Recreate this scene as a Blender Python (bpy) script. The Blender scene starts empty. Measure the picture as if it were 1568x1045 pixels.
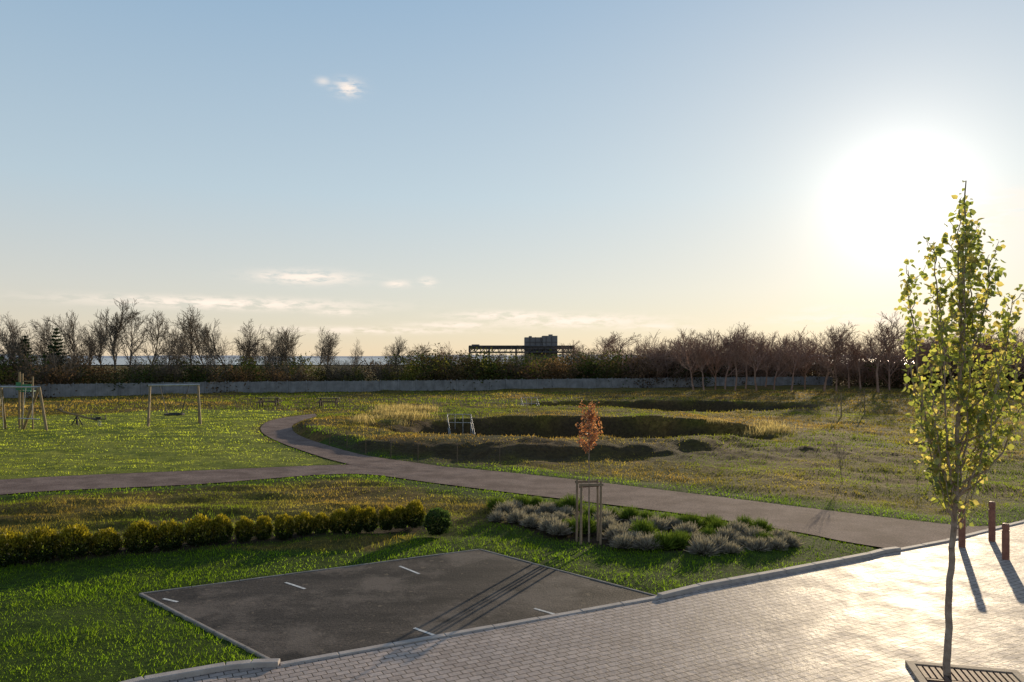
import bpy, math, random
import numpy as np
from mathutils import Vector
R = np.random.RandomState(7)
random.seed(7)
sc = bpy.context.scene
sc.view_settings.view_transform='Standard'; sc.view_settings.look='None'
sc.view_settings.exposure=0; sc.view_settings.gamma=1
HC=4.5; F=1150.0; HV=548.0
def G(u,v):            # survey: ground point seen at a bearing / depression
    y=HC*F/(v-HV); return ((u-784.0)/F*y, y)
def XY(u,y): return (u-784.0)/F*y
def ZT(v,y): return HC-(v-HV)/F*y
# ------------------------------------------------------------- camera
cam=bpy.data.cameras.new('camera'); co=bpy.data.objects.new('camera',cam); sc.collection.objects.link(co)
co.location=(0,0,HC); co.rotation_euler=(math.radians(90),0,0)
cam.sensor_width=36; cam.lens=36*F/1568; cam.shift_y=25.5/1568; cam.clip_end=20000; cam.clip_start=0.1
sc.camera=co
# ------------------------------------------------------------- materials
def newmat(name):
    m=bpy.data.materials.new(name); m.use_nodes=True; nt=m.node_tree
    for n in list(nt.nodes): nt.nodes.remove(n)
    out=nt.nodes.new('ShaderNodeOutputMaterial'); return m,nt,out
def N(nt,t,**k):
    n=nt.nodes.new(t)
    for a,b in k.items(): setattr(n,a,b)
    return n
def setin(n,**k):
    for a,b in k.items(): n.inputs[a.replace('_',' ')].default_value=b
def mixc(nt,f,a,b,mode='MIX'):
    m=nt.nodes.new('ShaderNodeMix'); m.data_type='RGBA'; m.blend_type=mode
    for s,i in ((f,0),(a,6),(b,7)):
        if hasattr(s,'links'): nt.links.new(s,m.inputs[i])
        else: m.inputs[i].default_value = s if i==0 else (s[0],s[1],s[2],1)
    return m.outputs[2]
def noise(nt,scale,detail=4,rough=.55,vec=None):
    n=nt.nodes.new('ShaderNodeTexNoise'); n.inputs['Scale'].default_value=scale
    n.inputs['Detail'].default_value=detail; n.inputs['Roughness'].default_value=rough
    if vec is None:
        g=nt.nodes.new('ShaderNodeNewGeometry'); vec=g.outputs['Position']
    nt.links.new(vec,n.inputs['Vector']); return n.outputs['Fac']
def ramp(nt,fac,stops):
    r=nt.nodes.new('ShaderNodeValToRGB'); e=r.color_ramp.elements
    while len(e)<len(stops): e.new(.5)
    for i,(p,c) in enumerate(stops):
        e[i].position=p
        if not hasattr(c,'__len__'): c=(c,c,c)
        e[i].color=(c[0],c[1],c[2],1)
    nt.links.new(fac,r.inputs[0]); return r.outputs[0]
def math_(nt,op,a,b=None,c=None,clamp=False):
    m=nt.nodes.new('ShaderNodeMath'); m.operation=op; m.use_clamp=clamp
    for i,s in enumerate((a,b,c)):
        if s is None: continue
        if hasattr(s,'links'): nt.links.new(s,m.inputs[i])
        else: m.inputs[i].default_value=s
    return m.outputs[0]
def principled(name,colA,colB,scale=5,rough=.7,bump=0.2,bscale=None,bdist=.02,metal=0,spec=.5,obj=False):
    m,nt,out=newmat(name); p=N(nt,'ShaderNodeBsdfPrincipled')
    vec=None
    if obj: vec=nt.nodes.new('ShaderNodeTexCoord').outputs['Object']
    f=noise(nt,scale,5,.6,vec); c=ramp(nt,f,[(.3,colA),(.7,colB)])
    nt.links.new(c,p.inputs['Base Color'])
    p.inputs['Roughness'].default_value=rough; p.inputs['Metallic'].default_value=metal
    p.inputs['Specular IOR Level'].default_value=spec
    if bump:
        b=N(nt,'ShaderNodeBump'); b.inputs['Strength'].default_value=bump; b.inputs['Distance'].default_value=bdist
        nt.links.new(noise(nt,bscale or scale*6,4,.6,vec),b.inputs['Height']); nt.links.new(b.outputs[0],p.inputs['Normal'])
    nt.links.new(p.outputs[0],out.inputs[0]); return m
def leafmat(name,trans=.5,gain=1.0,tgain=1.6,gloss=.04):
    m,nt,out=newmat(name)
    a=N(nt,'ShaderNodeAttribute'); a.attribute_name='Col'
    d=N(nt,'ShaderNodeBsdfDiffuse'); t=N(nt,'ShaderNodeBsdfTranslucent')
    nt.links.new(mixc(nt,1.0,a.outputs['Color'],(gain,gain,gain),'MULTIPLY'),d.inputs['Color'])
    nt.links.new(mixc(nt,1.0,a.outputs['Color'],(tgain,tgain*1.05,tgain*.7),'MULTIPLY'),t.inputs['Color'])
    mx=N(nt,'ShaderNodeMixShader'); mx.inputs[0].default_value=trans
    nt.links.new(d.outputs[0],mx.inputs[1]); nt.links.new(t.outputs[0],mx.inputs[2])
    last=mx
    if gloss>0:
        g=N(nt,'ShaderNodeBsdfGlossy'); g.inputs['Roughness'].default_value=.45; g.inputs['Color'].default_value=(1,1,.95,1)
        m2=N(nt,'ShaderNodeMixShader'); m2.inputs[0].default_value=gloss
        nt.links.new(mx.outputs[0],m2.inputs[1]); nt.links.new(g.outputs[0],m2.inputs[2]); last=m2
    nt.links.new(last.outputs[0],out.inputs[0]); return m
# ------------------------------------------------------------- mesh helpers
def mesh_np(name,V,Fc,mat=None,col=None,smooth=False):
    V=np.asarray(V,dtype=np.float32); Fc=np.asarray(Fc,dtype=np.int32); k=Fc.shape[1]
    me=bpy.data.meshes.new(name); me.vertices.add(len(V)); me.vertices.foreach_set('co',V.ravel())
    me.loops.add(Fc.size); me.loops.foreach_set('vertex_index',Fc.ravel())
    me.polygons.add(len(Fc)); me.polygons.foreach_set('loop_start',np.arange(0,Fc.size,k,dtype=np.int32))
    me.update(calc_edges=True)
    if smooth: me.polygons.foreach_set('use_smooth',np.ones(len(Fc),dtype=bool))
    if col is not None:
        ca=me.color_attributes.new(name='Col',type='FLOAT_COLOR',domain='POINT')
        c=np.ones((len(V),4),dtype=np.float32); c[:,:3]=col; ca.data.foreach_set('color',c.ravel())
    if mat: me.materials.append(mat)
    return me
def obj(name,me,parent=None,loc=(0,0,0),rot=0,scale=(1,1,1)):
    o=bpy.data.objects.new(name,me); sc.collection.objects.link(o)
    o.location=loc; o.rotation_euler=(0,0,rot); o.scale=scale if hasattr(scale,'__len__') else (scale,)*3
    if parent: o.parent=parent
    return o
def empty(name,loc=(0,0,0),rot=0):
    e=bpy.data.objects.new(name,None); sc.collection.objects.link(e); e.location=loc; e.rotation_euler=(0,0,rot)
    e.empty_display_size=.3; return e
def tubes(segs,k=5,caps=False):
    S=np.array([list(a)+list(b)+[r0,r1] for a,b,r0,r1 in segs],dtype=float)
    A=S[:,:3];B=S[:,3:6]; d=B-A; d/=np.linalg.norm(d,axis=1)[:,None]+1e-9
    ref=np.where(np.abs(d[:,2:3])>.9,np.array([[1.,0,0]]),np.array([[0,0,1.]]))
    u=np.cross(d,ref); u/=np.linalg.norm(u,axis=1)[:,None]; w=np.cross(d,u)
    V=[]
    for P,r in ((A,S[:,6]),(B,S[:,7])):
        for j in range(k):
            t=2*math.pi*j/k
            V.append(P+(u*math.cos(t)+w*math.sin(t))*r[:,None])
    V=np.stack(V,1).reshape(-1,3); n=len(S); base=np.arange(n)[:,None]*2*k
    Fs=[]
    for j in range(k):
        j2=(j+1)%k
        Fs.append(base+np.array([[j,j2,k+j2,k+j]]))
    return V,np.concatenate(Fs,0)
def boxes(bl):
    V=[];Fc=[]
    for i,b in enumerate(bl):
        c,s,r=b[:3]; cr,sr=math.cos(r),math.sin(r)
        for x,y,z in ((-1,-1,-1),(1,-1,-1),(1,1,-1),(-1,1,-1),(-1,-1,1),(1,-1,1),(1,1,1),(-1,1,1)):
            X=x*s[0]/2;Y=y*s[1]/2;Z=z*s[2]/2
            V.append((c[0]+X*cr-Y*sr,c[1]+X*sr+Y*cr,c[2]+Z))
        o=i*8
        Fc+=[(o,o+3,o+2,o+1),(o+4,o+5,o+6,o+7),(o,o+1,o+5,o+4),(o+1,o+2,o+6,o+5),(o+2,o+3,o+7,o+6),(o+3,o,o+4,o+7)]
    return V,Fc
def catmull(P,n=4):
    out=[]
    for i in range(len(P)-1):
        p0=P[max(i-1,0)];p1=P[i];p2=P[i+1];p3=P[min(i+2,len(P)-1)]
        for j in range(n):
            t=j/n
            out.append(tuple(.5*((2*b)+(-a+c)*t+(2*a-5*b+4*c-d)*t*t+(-a+3*b-3*c+d)*t**3) for a,b,c,d in zip(p0,p1,p2,p3)))
    out.append(P[-1]); return out
def GP(L): return [G(*p) for p in L]
def vnoise(x,y,seed=0):
    xi=np.floor(x).astype(np.int64); yi=np.floor(y).astype(np.int64); fx=x-xi; fy=y-yi
    fx=fx*fx*(3-2*fx); fy=fy*fy*(3-2*fy)
    def h(a,b):
        n=(a*374761393+b*668265263+seed*974711)&0x7fffffff
        n=((n^(n>>13))*1274126177)&0x7fffffff
        n=n^(n>>16); return (n&0xffff)/32767.5-1
    return (h(xi,yi)*(1-fx)+h(xi+1,yi)*fx)*(1-fy)+(h(xi,yi+1)*(1-fx)+h(xi+1,yi+1)*fx)*fy
def fbm(x,y,s,seed=0):
    return vnoise(x/s,y/s,seed)*.55+vnoise(x/s*2.1+5,y/s*2.1,seed+1)*.3+vnoise(x/s*4.3,y/s*4.3+9,seed+2)*.15
def sm(t): t=np.clip(t,0,1); return t*t*(3-2*t)
def polydist(x,y,poly):
    d=np.full(x.shape,1e9); ins=np.zeros(x.shape,bool)
    for i in range(len(poly)):
        x1,y1=poly[i]; x2,y2=poly[(i+1)%len(poly)]
        dx,dy=x2-x1,y2-y1; L=dx*dx+dy*dy+1e-12
        t=np.clip(((x-x1)*dx+(y-y1)*dy)/L,0,1)
        d=np.minimum(d,np.hypot(x-x1-t*dx,y-y1-t*dy))
        if y1!=y2:
            c=((y1>y)!=(y2>y))&(x<dx*(y-y1)/dy+x1); ins^=c
    return np.where(ins,-d,d)
# ------------------------------------------------------------- layout
road_up=[(-420,766),(-200,748),(0,735),(150,727),(350,719),(520,712),(640,713),(760,722),(900,737),(1100,761),(1300,786),(1430,801),(1490,806),(1540,805)]
road_lo=[(1376,843),(1290,829),(1220,815),(1050,788),(900,769),(760,752),(650,738),(565,727),(480,728),(300,742),(100,751),(0,758),(-200,775),(-420,795)]
ROAD=GP(catmull(road_up)+catmull(road_lo))
pl=[(560,717),(505,704),(450,686),(412,670),(399,658),(408,647),(435,640),(482,634)]
pr=[(486,638),(456,647),(447,655),(458,667),(500,682),(560,698),(630,708),(700,718)]
PATH=GP(catmull(pl)+catmull(pr))
PARK=GP([(215,910),(735,842),(1010,915),(428,1019)])
kerb_line=GP([(1010,916),(1070,901),(1200,877),(1330,852),(1352,846),(1376,843)])
kerb2=GP([(1376,843),(1450,829),(1540,806),(1640,782),(1800,750)])
kerb3=GP([(120,1072),(220,1046),(345,1024),(385,1020),(428,1019)])
PAVE=[(-9,-12),(-7.5,7.8)]+kerb3+kerb_line+kerb2[1:]+[(60,30),(60,-12)]
BED=GP([(742,792),(790,770),(900,783),(1000,793),(1120,800),(1222,822),(1228,836),(1080,852),(950,840),(850,823),(770,804)])
TURFP=GP([(-500,640),(-500,760),(0,738),(350,720),(530,712),(450,690),(400,668),(396,655),(410,645),(470,630),(300,626),(0,640)])
hedge_px=[(-190,893),(-140,886),(-90,880),(-40,874),(10,868),(60,862),(115,857),(165,852),(212,848),(262,842),(305,838),(340,834),(374,831),(405,828),(436,826),(465,822),(494,820),(521,818),(545,815),(568,813),(590,811),(612,808),(634,806)]
HEDGE=GP(hedge_px)
def seg_dist(x,y,L):
    d=np.full(x.shape,1e9)
    for (x1,y1),(x2,y2) in zip(L[:-1],L[1:]):
        dx,dy=x2-x1,y2-y1; t=np.clip(((x-x1)*dx+(y-y1)*dy)/(dx*dx+dy*dy),0,1)
        d=np.minimum(d,np.hypot(x-x1-t*dx,y-y1-t*dy))
    return d
def pav_dist(x,y):
    d=polydist(x,y,ROAD)
    for P in (PATH,PARK,PAVE): d=np.minimum(d,polydist(x,y,P))
    return d
def e1(x,y): return (1-np.hypot((x-4.2)/12.2,(y-45.4)/7.4))*7.4
def e2(x,y): return (1-np.hypot((x-14.0)/14.8,(y-71)/8.6))*8.6
def dpl(x,y): return (1-np.hypot((x-1)/15.5,(y-49)/16.0))*15
def macro(x,y):
    w=fbm(x,y,3.,40)*1.0
    h=.45*sm((dpl(x,y)+w*.9)/1.8)*sm((19-x)/7)
    h=h-2.5*sm((e1(x,y)+w)/2.5)-2.4*sm((e2(x,y)+w)/2.8)
    return h
def clod(x,y): return sm(1.2-np.hypot((x-7)/13,(y-34.5)/4.2)+fbm(x,y,4,77)*.6) 
def bank_soil_shade(x,y):  # brown soil tone plus painted shade on basin and mound faces
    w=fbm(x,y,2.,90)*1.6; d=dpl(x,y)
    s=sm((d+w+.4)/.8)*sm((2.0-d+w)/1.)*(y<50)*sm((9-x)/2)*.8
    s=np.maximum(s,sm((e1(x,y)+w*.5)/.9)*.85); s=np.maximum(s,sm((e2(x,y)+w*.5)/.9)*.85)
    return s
def height(x,y,pd=None):
    if pd is None: pd=pav_dist(x,y)
    far=sm((y-10)/20)
    b=fbm(x,y,2.4,3)*.12+fbm(x,y,.9,11)*.06+fbm(x,y,9.,17)*.14*far
    b=b+clod(x,y)*np.abs(fbm(x,y,1.1,23))*.22
    b=b+sm((e1(x,y)+.5)/2)*fbm(x,y,1.0,29)*.25
    strip=sm((y-18)/2)*sm((30-y)/2)*sm((-x)/3); b=b+strip*fbm(x*.35,y*1.6,1.2,27)*.16
    rough=sm((y-75)/20)*fbm(x,y,6,31)*.35
    h=macro(x,y)*sm(pd/.5)+(b+rough)*sm((pd-.15)/1.6)
    h=np.where(pd<=.02,-.05,h+.015*sm(pd/.2)-.012)
    return h
# ------------------------------------------------------------- ground sheet
def axis(lo,hi,step,far_lo,far_hi):
    a=list(np.arange(lo,hi,step)); s=step
    x=a[-1]
    while x<far_hi: s*=1.25; x+=s; a.append(x)
    x=a[0]; s=step; pre=[]
    while x>far_lo: s*=1.25; x-=s; pre.append(x)
    return np.array(pre[::-1]+a)
ax=axis(-45,48,.27,-7000,7000); ay=axis(6,104,.27,-300,7000)
X,Y=np.meshgrid(ax,ay); x=X.ravel(); y=Y.ravel()
pd=pav_dist(x,y); z=height(x,y,pd)
bed=polydist(x,y,BED); hd=seg_dist(x,y,HEDGE)
soil=np.maximum(sm(-bed/.4+.5), sm((.5-hd)/.3))
soil=np.maximum(soil, clod(x,y)*.7); soil=np.maximum(soil,bank_soil_shade(x,y)*(pd>.3))  # bare clods, then bank faces whose dark tone also carries shade
turf=sm(-polydist(x,y,TURFP)/1.0+.2)
lushA=sm((21.5-y)/3)*sm((x+30)/5)
ed=sm((2.4-pd)/2.0)*(y<40)
lush=np.clip(np.maximum(lushA,ed),0,1)
lush=np.where((y>17.5)&(hd>0.4)&(y<30)&(x<-3.0)&(pd>.9),lush*.25,lush)
nx,ny=len(ax),len(ay)
i=np.arange(nx-1)[None,:]; j=np.arange(ny-1)[:,None]; b0=(j*nx+i).ravel()
Fc=np.stack([b0,b0+1,b0+nx+1,b0+nx],1)
gm,nt,out=newmat('ground_grass_soil')
p=N(nt,'ShaderNodeBsdfPrincipled'); p.inputs['Roughness'].default_value=.95; p.inputs['Specular IOR Level'].default_value=.1
at=N(nt,'ShaderNodeAttribute'); at.attribute_name='Col'; sep=N(nt,'ShaderNodeSeparateColor'); nt.links.new(at.outputs['Color'],sep.inputs[0])
meadow=ramp(nt,noise(nt,.22,9,.62),[(.32,(.05,.06,.012)),(.45,(.12,.105,.022)),(.56,(.17,.12,.04)),(.7,(.10,.055,.028))])
streak=ramp(nt,noise(nt,3.5,6,.7),[(.35,(.4,.38,.34)),(.65,(1.3,1.22,1.1))])
meadow=mixc(nt,1.0,meadow,streak,'MULTIPLY')
lushc=ramp(nt,noise(nt,5,6,.7),[(.3,(.018,.034,.004)),(.7,(.07,.11,.012))])
turfc=mixc(nt,1.0,(.22,.24,.04),ramp(nt,noise(nt,1.5,7,.7),[(.3,(.45,.5,.45)),(.7,(1.25,1.2,1.1))]),'MULTIPLY')
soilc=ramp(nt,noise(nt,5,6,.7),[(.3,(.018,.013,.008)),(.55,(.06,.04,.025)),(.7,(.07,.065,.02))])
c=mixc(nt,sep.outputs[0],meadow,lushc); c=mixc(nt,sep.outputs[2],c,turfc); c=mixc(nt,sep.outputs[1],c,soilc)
nt.links.new(c,p.inputs['Base Color'])
bp=N(nt,'ShaderNodeBump'); bp.inputs['Strength'].default_value=.8; bp.inputs['Distance'].default_value=.10
nt.links.new(noise(nt,4,8,.75),bp.inputs['Height']); nt.links.new(bp.outputs[0],p.inputs['Normal'])
nt.links.new(p.outputs[0],out.inputs[0])
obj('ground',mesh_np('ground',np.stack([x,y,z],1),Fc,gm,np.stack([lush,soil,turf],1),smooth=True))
# ------------------------------------------------------------- paved sheets
def sheet(name,poly,z,mat):
    me=bpy.data.meshes.new(name); me.from_pydata([(a,b,z) for a,b in poly],[],[list(range(len(poly)))]); me.materials.append(mat)
    me.update()
    if me.polygons[0].normal.z<0: me.flip_normals()
    return obj(name,me)
def gravelmat(name,a,b,c3,rough=.8,spec=.3,bs=.5,streaky=False):
    m,nt,out=newmat(name); p=N(nt,'ShaderNodeBsdfPrincipled'); p.inputs['Roughness'].default_value=rough; p.inputs['Specular IOR Level'].default_value=spec
    vec=None
    if streaky:
        g=N(nt,'ShaderNodeNewGeometry'); mp=N(nt,'ShaderNodeMapping'); mp.inputs['Rotation'].default_value=(0,0,math.radians(-58)); mp.inputs['Scale'].default_value=(.28,1.1,1)
        nt.links.new(g.outputs['Position'],mp.inputs[0]); vec=mp.outputs[0]
    big=ramp(nt,noise(nt,.9,6,.62,vec),[(.40,a),(.60,b)])
    fine=ramp(nt,noise(nt,22,4,.75),[(.34,(.45,.45,.45)),(.55,(1.,1.,1.)),(.7,c3)])
    col=mixc(nt,1.0,big,fine,'MULTIPLY')
    if streaky:
        col=mixc(nt,ramp(nt,noise(nt,6,2,.5),[(.66,0.0),(.70,.6)]),col,(.18,.14,.10))
        col=mixc(nt,ramp(nt,noise(nt,.55,7,.72),[(.48,0.0),(.60,.55)]),col,(.18,.145,.12))
    nt.links.new(col,p.inputs['Base Color'])
    bp=N(nt,'ShaderNodeBump'); bp.inputs['Strength'].default_value=bs; bp.inputs['Distance'].default_value=.02
    nt.links.new(noise(nt,22,5,.75),bp.inputs['Height']); nt.links.new(bp.outputs[0],p.inputs['Normal'])
    nt.links.new(p.outputs[0],out.inputs[0]); return m
asph=gravelmat('asphalt',(.020,.017,.017),(.080,.064,.055),(1.9,1.8,1.65),.8,.2,.6,True)
pathm=gravelmat('path_tarmac',(.17,.118,.10),(.27,.195,.165),(1.6,1.5,1.4),.92,.1,.6)
sheet('access_road',ROAD,.006,pathm)
sheet('footpath',PATH,.011,pathm)
sheet('parking_bay',PARK,.010,asph)
ANG=math.radians(28)
pm,nt,out=newmat('block_paving'); p=N(nt,'ShaderNodeBsdfPrincipled')
geo=N(nt,'ShaderNodeNewGeometry'); mp=N(nt,'ShaderNodeMapping'); mp.inputs['Rotation'].default_value=(0,0,-ANG); nt.links.new(geo.outputs['Position'],mp.inputs[0])
bt=N(nt,'ShaderNodeTexBrick'); nt.links.new(mp.outputs[0],bt.inputs[0])
setin(bt,Scale=1.0,Mortar_Size=.008,Mortar_Smooth=.3,Brick_Width=.20,Row_Height=.13)
bt.inputs['Color1'].default_value=(.45,.365,.32,1); bt.inputs['Color2'].default_value=(.57,.47,.415,1); bt.inputs['Mortar'].default_value=(.09,.07,.055,1)
dirt=ramp(nt,noise(nt,.9,7,.7),[(.3,(.70,.68,.66)),(.7,(1.04,1.03,1.02))])
fine=ramp(nt,noise(nt,30,3,.6),[(.3,(.8,.8,.8)),(.7,(1.08,1.08,1.08))])
pc=mixc(nt,1.0,mixc(nt,1.0,bt.outputs['Color'],dirt,'MULTIPLY'),fine,'MULTIPLY')
pc=mixc(nt,ramp(nt,noise(nt,6,2,.5),[(.72,0.0),(.75,.7)]),pc,(.09,.06,.04))
nt.links.new(pc,p.inputs['Base Color'])
nt.links.new(ramp(nt,noise(nt,1.7,5,.6),[(.3,.50),(.7,.68)]),p.inputs['Roughness']); p.inputs['Specular IOR Level'].default_value=.13
bp=N(nt,'ShaderNodeBump'); bp.inputs['Strength'].default_value=.8; bp.inputs['Distance'].default_value=.012
hh=math_(nt,'ADD',math_(nt,'MULTIPLY',bt.outputs['Fac'],-1.0),math_(nt,'MULTIPLY',noise(nt,9,4,.6),1.1))
nt.links.new(hh,bp.inputs['Height']); nt.links.new(bp.outputs[0],p.inputs['Normal']); nt.links.new(p.outputs[0],out.inputs[0])
sheet('block_paving',PAVE,.002,pm)
conc=principled('concrete_kerb',(.34,.29,.26),(.48,.42,.38),4,.8,.3,40)
conc2=principled('concrete_edging',(.20,.175,.155),(.33,.29,.26),4,.8,.3,40)
def kerb(name,L,w,h0,h,mat,stone=.9):
    bl=[]
    for (x1,y1),(x2,y2) in zip(L[:-1],L[1:]):
        D=math.hypot(x2-x1,y2-y1); n=max(1,round(D/stone)); a=math.atan2(y2-y1,x2-x1)
        for k in range(n):
            t=(k+.5)/n
            bl.append(((x1+(x2-x1)*t,y1+(y2-y1)*t,(h0+h)/2+random.uniform(-.004,.004)),(D/n-.008,w,h-h0),a+random.uniform(-.006,.006)))
    V,Fs=boxes(bl); me=bpy.data.meshes.new(name); me.from_pydata(V,[],Fs); me.materials.append(mat)
    o=obj(name,me); bv=o.modifiers.new('b','BEVEL'); bv.width=.012; bv.segments=2; return o
kerb('kerb',kerb_line,.15,-.1,.075,conc)
kerb('kerb',kerb2,.14,-.1,.03,conc)
kerb('kerb',kerb3,.15,-.1,.075,conc)
kerb('kerb',[PARK[3],PARK[2]],.13,-.1,.022,conc)
kerb('edging',[PARK[0],PARK[3]],.06,-.1,.024,conc2)
kerb('edging',[PARK[0],PARK[1],PARK[2]],.05,-.1,.022,conc2)
wp=principled('white_paint',(.35,.34,.32),(.8,.79,.77),14,.6,.2)
V=[];Fs=[]
for a,b in (((437,893),(467,903)),((612,868),(642,880)),((634,963),(667,975)),((818,933),(853,943)),((250,918),(272,923))):
    (x1,y1),(x2,y2)=G(*a),G(*b); L=math.hypot(x2-x1,y2-y1); px,py=-(y2-y1)/L*.03,(x2-x1)/L*.03
    o=len(V); V+=[(x1+px,y1+py,.014),(x1-px,y1-py,.014),(x2-px,y2-py,.014),(x2+px,y2+py,.014)]; Fs.append((o,o+1,o+2,o+3))
me=bpy.data.meshes.new('bay_markings'); me.from_pydata(V,[],Fs); me.materials.append(wp); obj('bay_markings',me)
# ------------------------------------------------------------- grass
gmat=leafmat('grass_blades',.5,1.0,2.6,0)
def blades(y0,y1,dens,hgt,wid,kind):
    area=(y1**2-y0**2)*.76+(y1-y0)*6; n=int(area*dens)
    yy=np.sqrt(R.uniform(y0**2,y1**2,n)); xx=R.uniform(-1,1,n)*(.76*yy+3)
    pdv=pav_dist(xx,yy); k=pdv>.03
    if kind=='near': k&=~((polydist(xx,yy,BED)<-.1)&(R.rand(n)>.12))
    k&=~((seg_dist(xx,yy,HEDGE)<.32)&(R.rand(n)>.15))
    k&=~((clod(xx,yy)>.35)&(R.rand(n)>.45))
    k&=~((bank_soil_shade(xx,yy)>.4)&(R.rand(n)>.5))
    k&=~((fbm(xx,yy,1.3,120)<-.15)&(R.rand(n)>.5))
    xx,yy,pdv=xx[k],yy[k],pdv[k]; n=len(xx)
    zz=height(xx,yy,pdv)
    pt=polydist(xx,yy,TURFP)<0
    strip=(yy>17.2)&(yy<31)&(xx<-2.5)&(pdv>.7)
    hdv=seg_dist(xx,yy,HEDGE); strip&=(hdv>.8)
    L=sm((23-yy)/3)*~strip; L=np.maximum(L,sm((2.2-pdv)/1.6)*(yy<45))
    L=np.clip(L+fbm(xx,yy,2.,50)*.3,0,1)
    dry=np.clip(.42+fbm(xx,yy,4.5,60)*1.0+fbm(xx,yy,18,61)*.9+(xx>0)*.12+R.normal(0,.1,n),0,1)
    green=np.array([.10,.13,.014]); lushc=np.array([.11,.175,.010]); straw=np.array([.21,.135,.045]); tur=np.array([.28,.31,.04])
    c=green*(1-dry[:,None])+straw*dry[:,None]; c=c*(1-L[:,None])+lushc*L[:,None]
    rx=xx*math.cos(.12)-yy*math.sin(.12); ry=xx*math.sin(.12)+yy*math.cos(.12)
    row=np.floor(ry/1.7); seam=((ry%1.7)<.45)|(((rx+row*1.1)%2.6)<.28)
    tcol=tur*(1+.25*vnoise(row*.9,np.floor((rx+row*1.1)/2.6)*1.3,8))[:,None]*np.where(seam,.15,1)[:,None]
    c[pt]=tcol[pt]
    c*=R.uniform(.6,1.35,(n,1))
    patch=1+.6*fbm(xx,yy,1.6,88); c*=patch[:,None]
    bs=bank_soil_shade(xx,yy)>.4; c[bs]*=.5  # blades on the banks darkened, shade put into their colour
    hs=hgt*R.uniform(.45,1.3,n)*(1+.8*fbm(xx,yy,1.2,70)); hs=np.where(pt,hs*np.where(seam,.45,.65),hs); hs=np.where(L>.5,hs*.85,hs)
    hs=np.where(pdv<.12,hs*.5,hs)
    a=R.uniform(0,math.pi*2,n); w=wid*R.uniform(.6,1.3,n)
    lean=R.normal(0,.5,(n,2))*hs[:,None]
    B=np.stack([xx,yy,zz-.01],1); dx=np.stack([np.cos(a)*w/2,np.sin(a)*w/2,np.zeros(n)],1)
    T=B+np.stack([lean[:,0],lean[:,1],hs],1)
    V=np.stack([B-dx,B+dx,T],1).reshape(-1,3)
    return V,np.repeat(c,3,0)
allV=[];allC=[]
for a in ((8,16,520,.07,.014,'near'),(16,24,260,.075,.019,'near'),(24,36,100,.08,.032,'mid'),(36,62,44,.11,.05,'far'),(62,104,9,.18,.10,'far')):
    V,C=blades(*a); allV.append(V); allC.append(C)
V=np.concatenate(allV); C=np.concatenate(allC); print('blades',len(V)//3)
obj('grass',mesh_np('grass',V,np.arange(len(V)).reshape(-1,3),gmat,C))
# ------------------------------------------------------------- foliage helpers
def unit(v): return v/(np.linalg.norm(v,axis=1)[:,None]+1e-9)
def leaf_quads(Cn,size,rng,col,colvar=.35,ratio=.4,a=None):
    n=len(Cn); 
    if a is None: a=unit(rng.normal(size=(n,3)))
    b=unit(np.cross(a,rng.normal(size=(n,3)))); s=size*rng.uniform(.6,1.3,(n,1))
    V=np.stack([Cn-a*s*.5,Cn+b*s*ratio,Cn+a*s*.5,Cn-b*s*ratio],1).reshape(-1,3)
    c=np.asarray(col)*np.ones((n,3)); c=c*rng.uniform(1-colvar,1+colvar,(n,1))
    return V,np.arange(4*n).reshape(-1,4),np.repeat(c,4,0)
def leaf_six(Bs,D,size,rng,col,colvar=.3):
    n=len(Bs); a=unit(D); b=unit(np.cross(a,rng.normal(size=(n,3)))); nn=np.cross(a,b); s=size*rng.uniform(.55,1.25,(n,1))
    pr=[(0,0,0),(.28,.42,.1),(.65,.33,.08),(1,0,-.12),(.65,-.33,.08),(.28,-.42,.1)]
    V=np.stack([Bs+a*s*p[0]+b*s*p[1]+nn*s*p[2] for p in pr],1).reshape(-1,3)
    o=np.arange(n)[:,None]*6
    Fs=np.concatenate([o+np.array([[0,1,2,3]]),o+np.array([[0,3,4,5]])],0)
    c=np.asarray(col)*rng.uniform(1-colvar,1+colvar,(n,1))
    return V,Fs,np.repeat(c,6,0)
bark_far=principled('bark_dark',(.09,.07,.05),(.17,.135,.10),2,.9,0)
bark_hazed=principled('bark_hazed',(.24,.14,.10),(.38,.24,.18),2,.9,0)  # bark lightened and reddened: sunlit haze over the treeline painted in
def grow(segs,rng,p,d,L,r,lev,maxlev,up=.05,wob=.16,ang=(.45,.9),nk=(7,5,4,3,2),rmin=.008,first=1):
    n=nk[lev]; rr=r
    for i in range(n):
        d=d+rng.normal(size=3)*wob; d[2]+=up; d/=np.linalg.norm(d)
        q=p+d*L/n; r2=max(rr*(1-.75/n),rmin); segs.append((p,q,rr,r2)); p=q; rr=r2
        if lev<maxlev and (lev>0 or i>=first):
            for _ in range(2 if rng.rand()<.65 else 1):
                a=rng.uniform(*ang); t=np.cross(d,rng.normal(size=3)); t/=np.linalg.norm(t)
                dd=d*math.cos(a)+t*math.sin(a)
                f=.62 if lev==0 else .58
                grow(segs,rng,p,dd,L*f*(1-.45*i/n)*rng.uniform(.7,1.15),max(rr*.6,rmin),lev+1,maxlev,up,wob*1.15,ang,nk,rmin)
def bare_tree(seed,H=10,maxlev=3,up=.06,nk=(10,6,4,3),first=3):
    rng=np.random.RandomState(seed); segs=[]
    grow(segs,rng,np.array([0,0,-.2]),np.array([0,0,1.]),H*.85,H*.018,0,maxlev,up,.11,(.35,.8),nk,.017,first)
    V,Fs=tubes(segs,3); V[:,2]*=H/V[:,2].max(); return V,Fs
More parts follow.
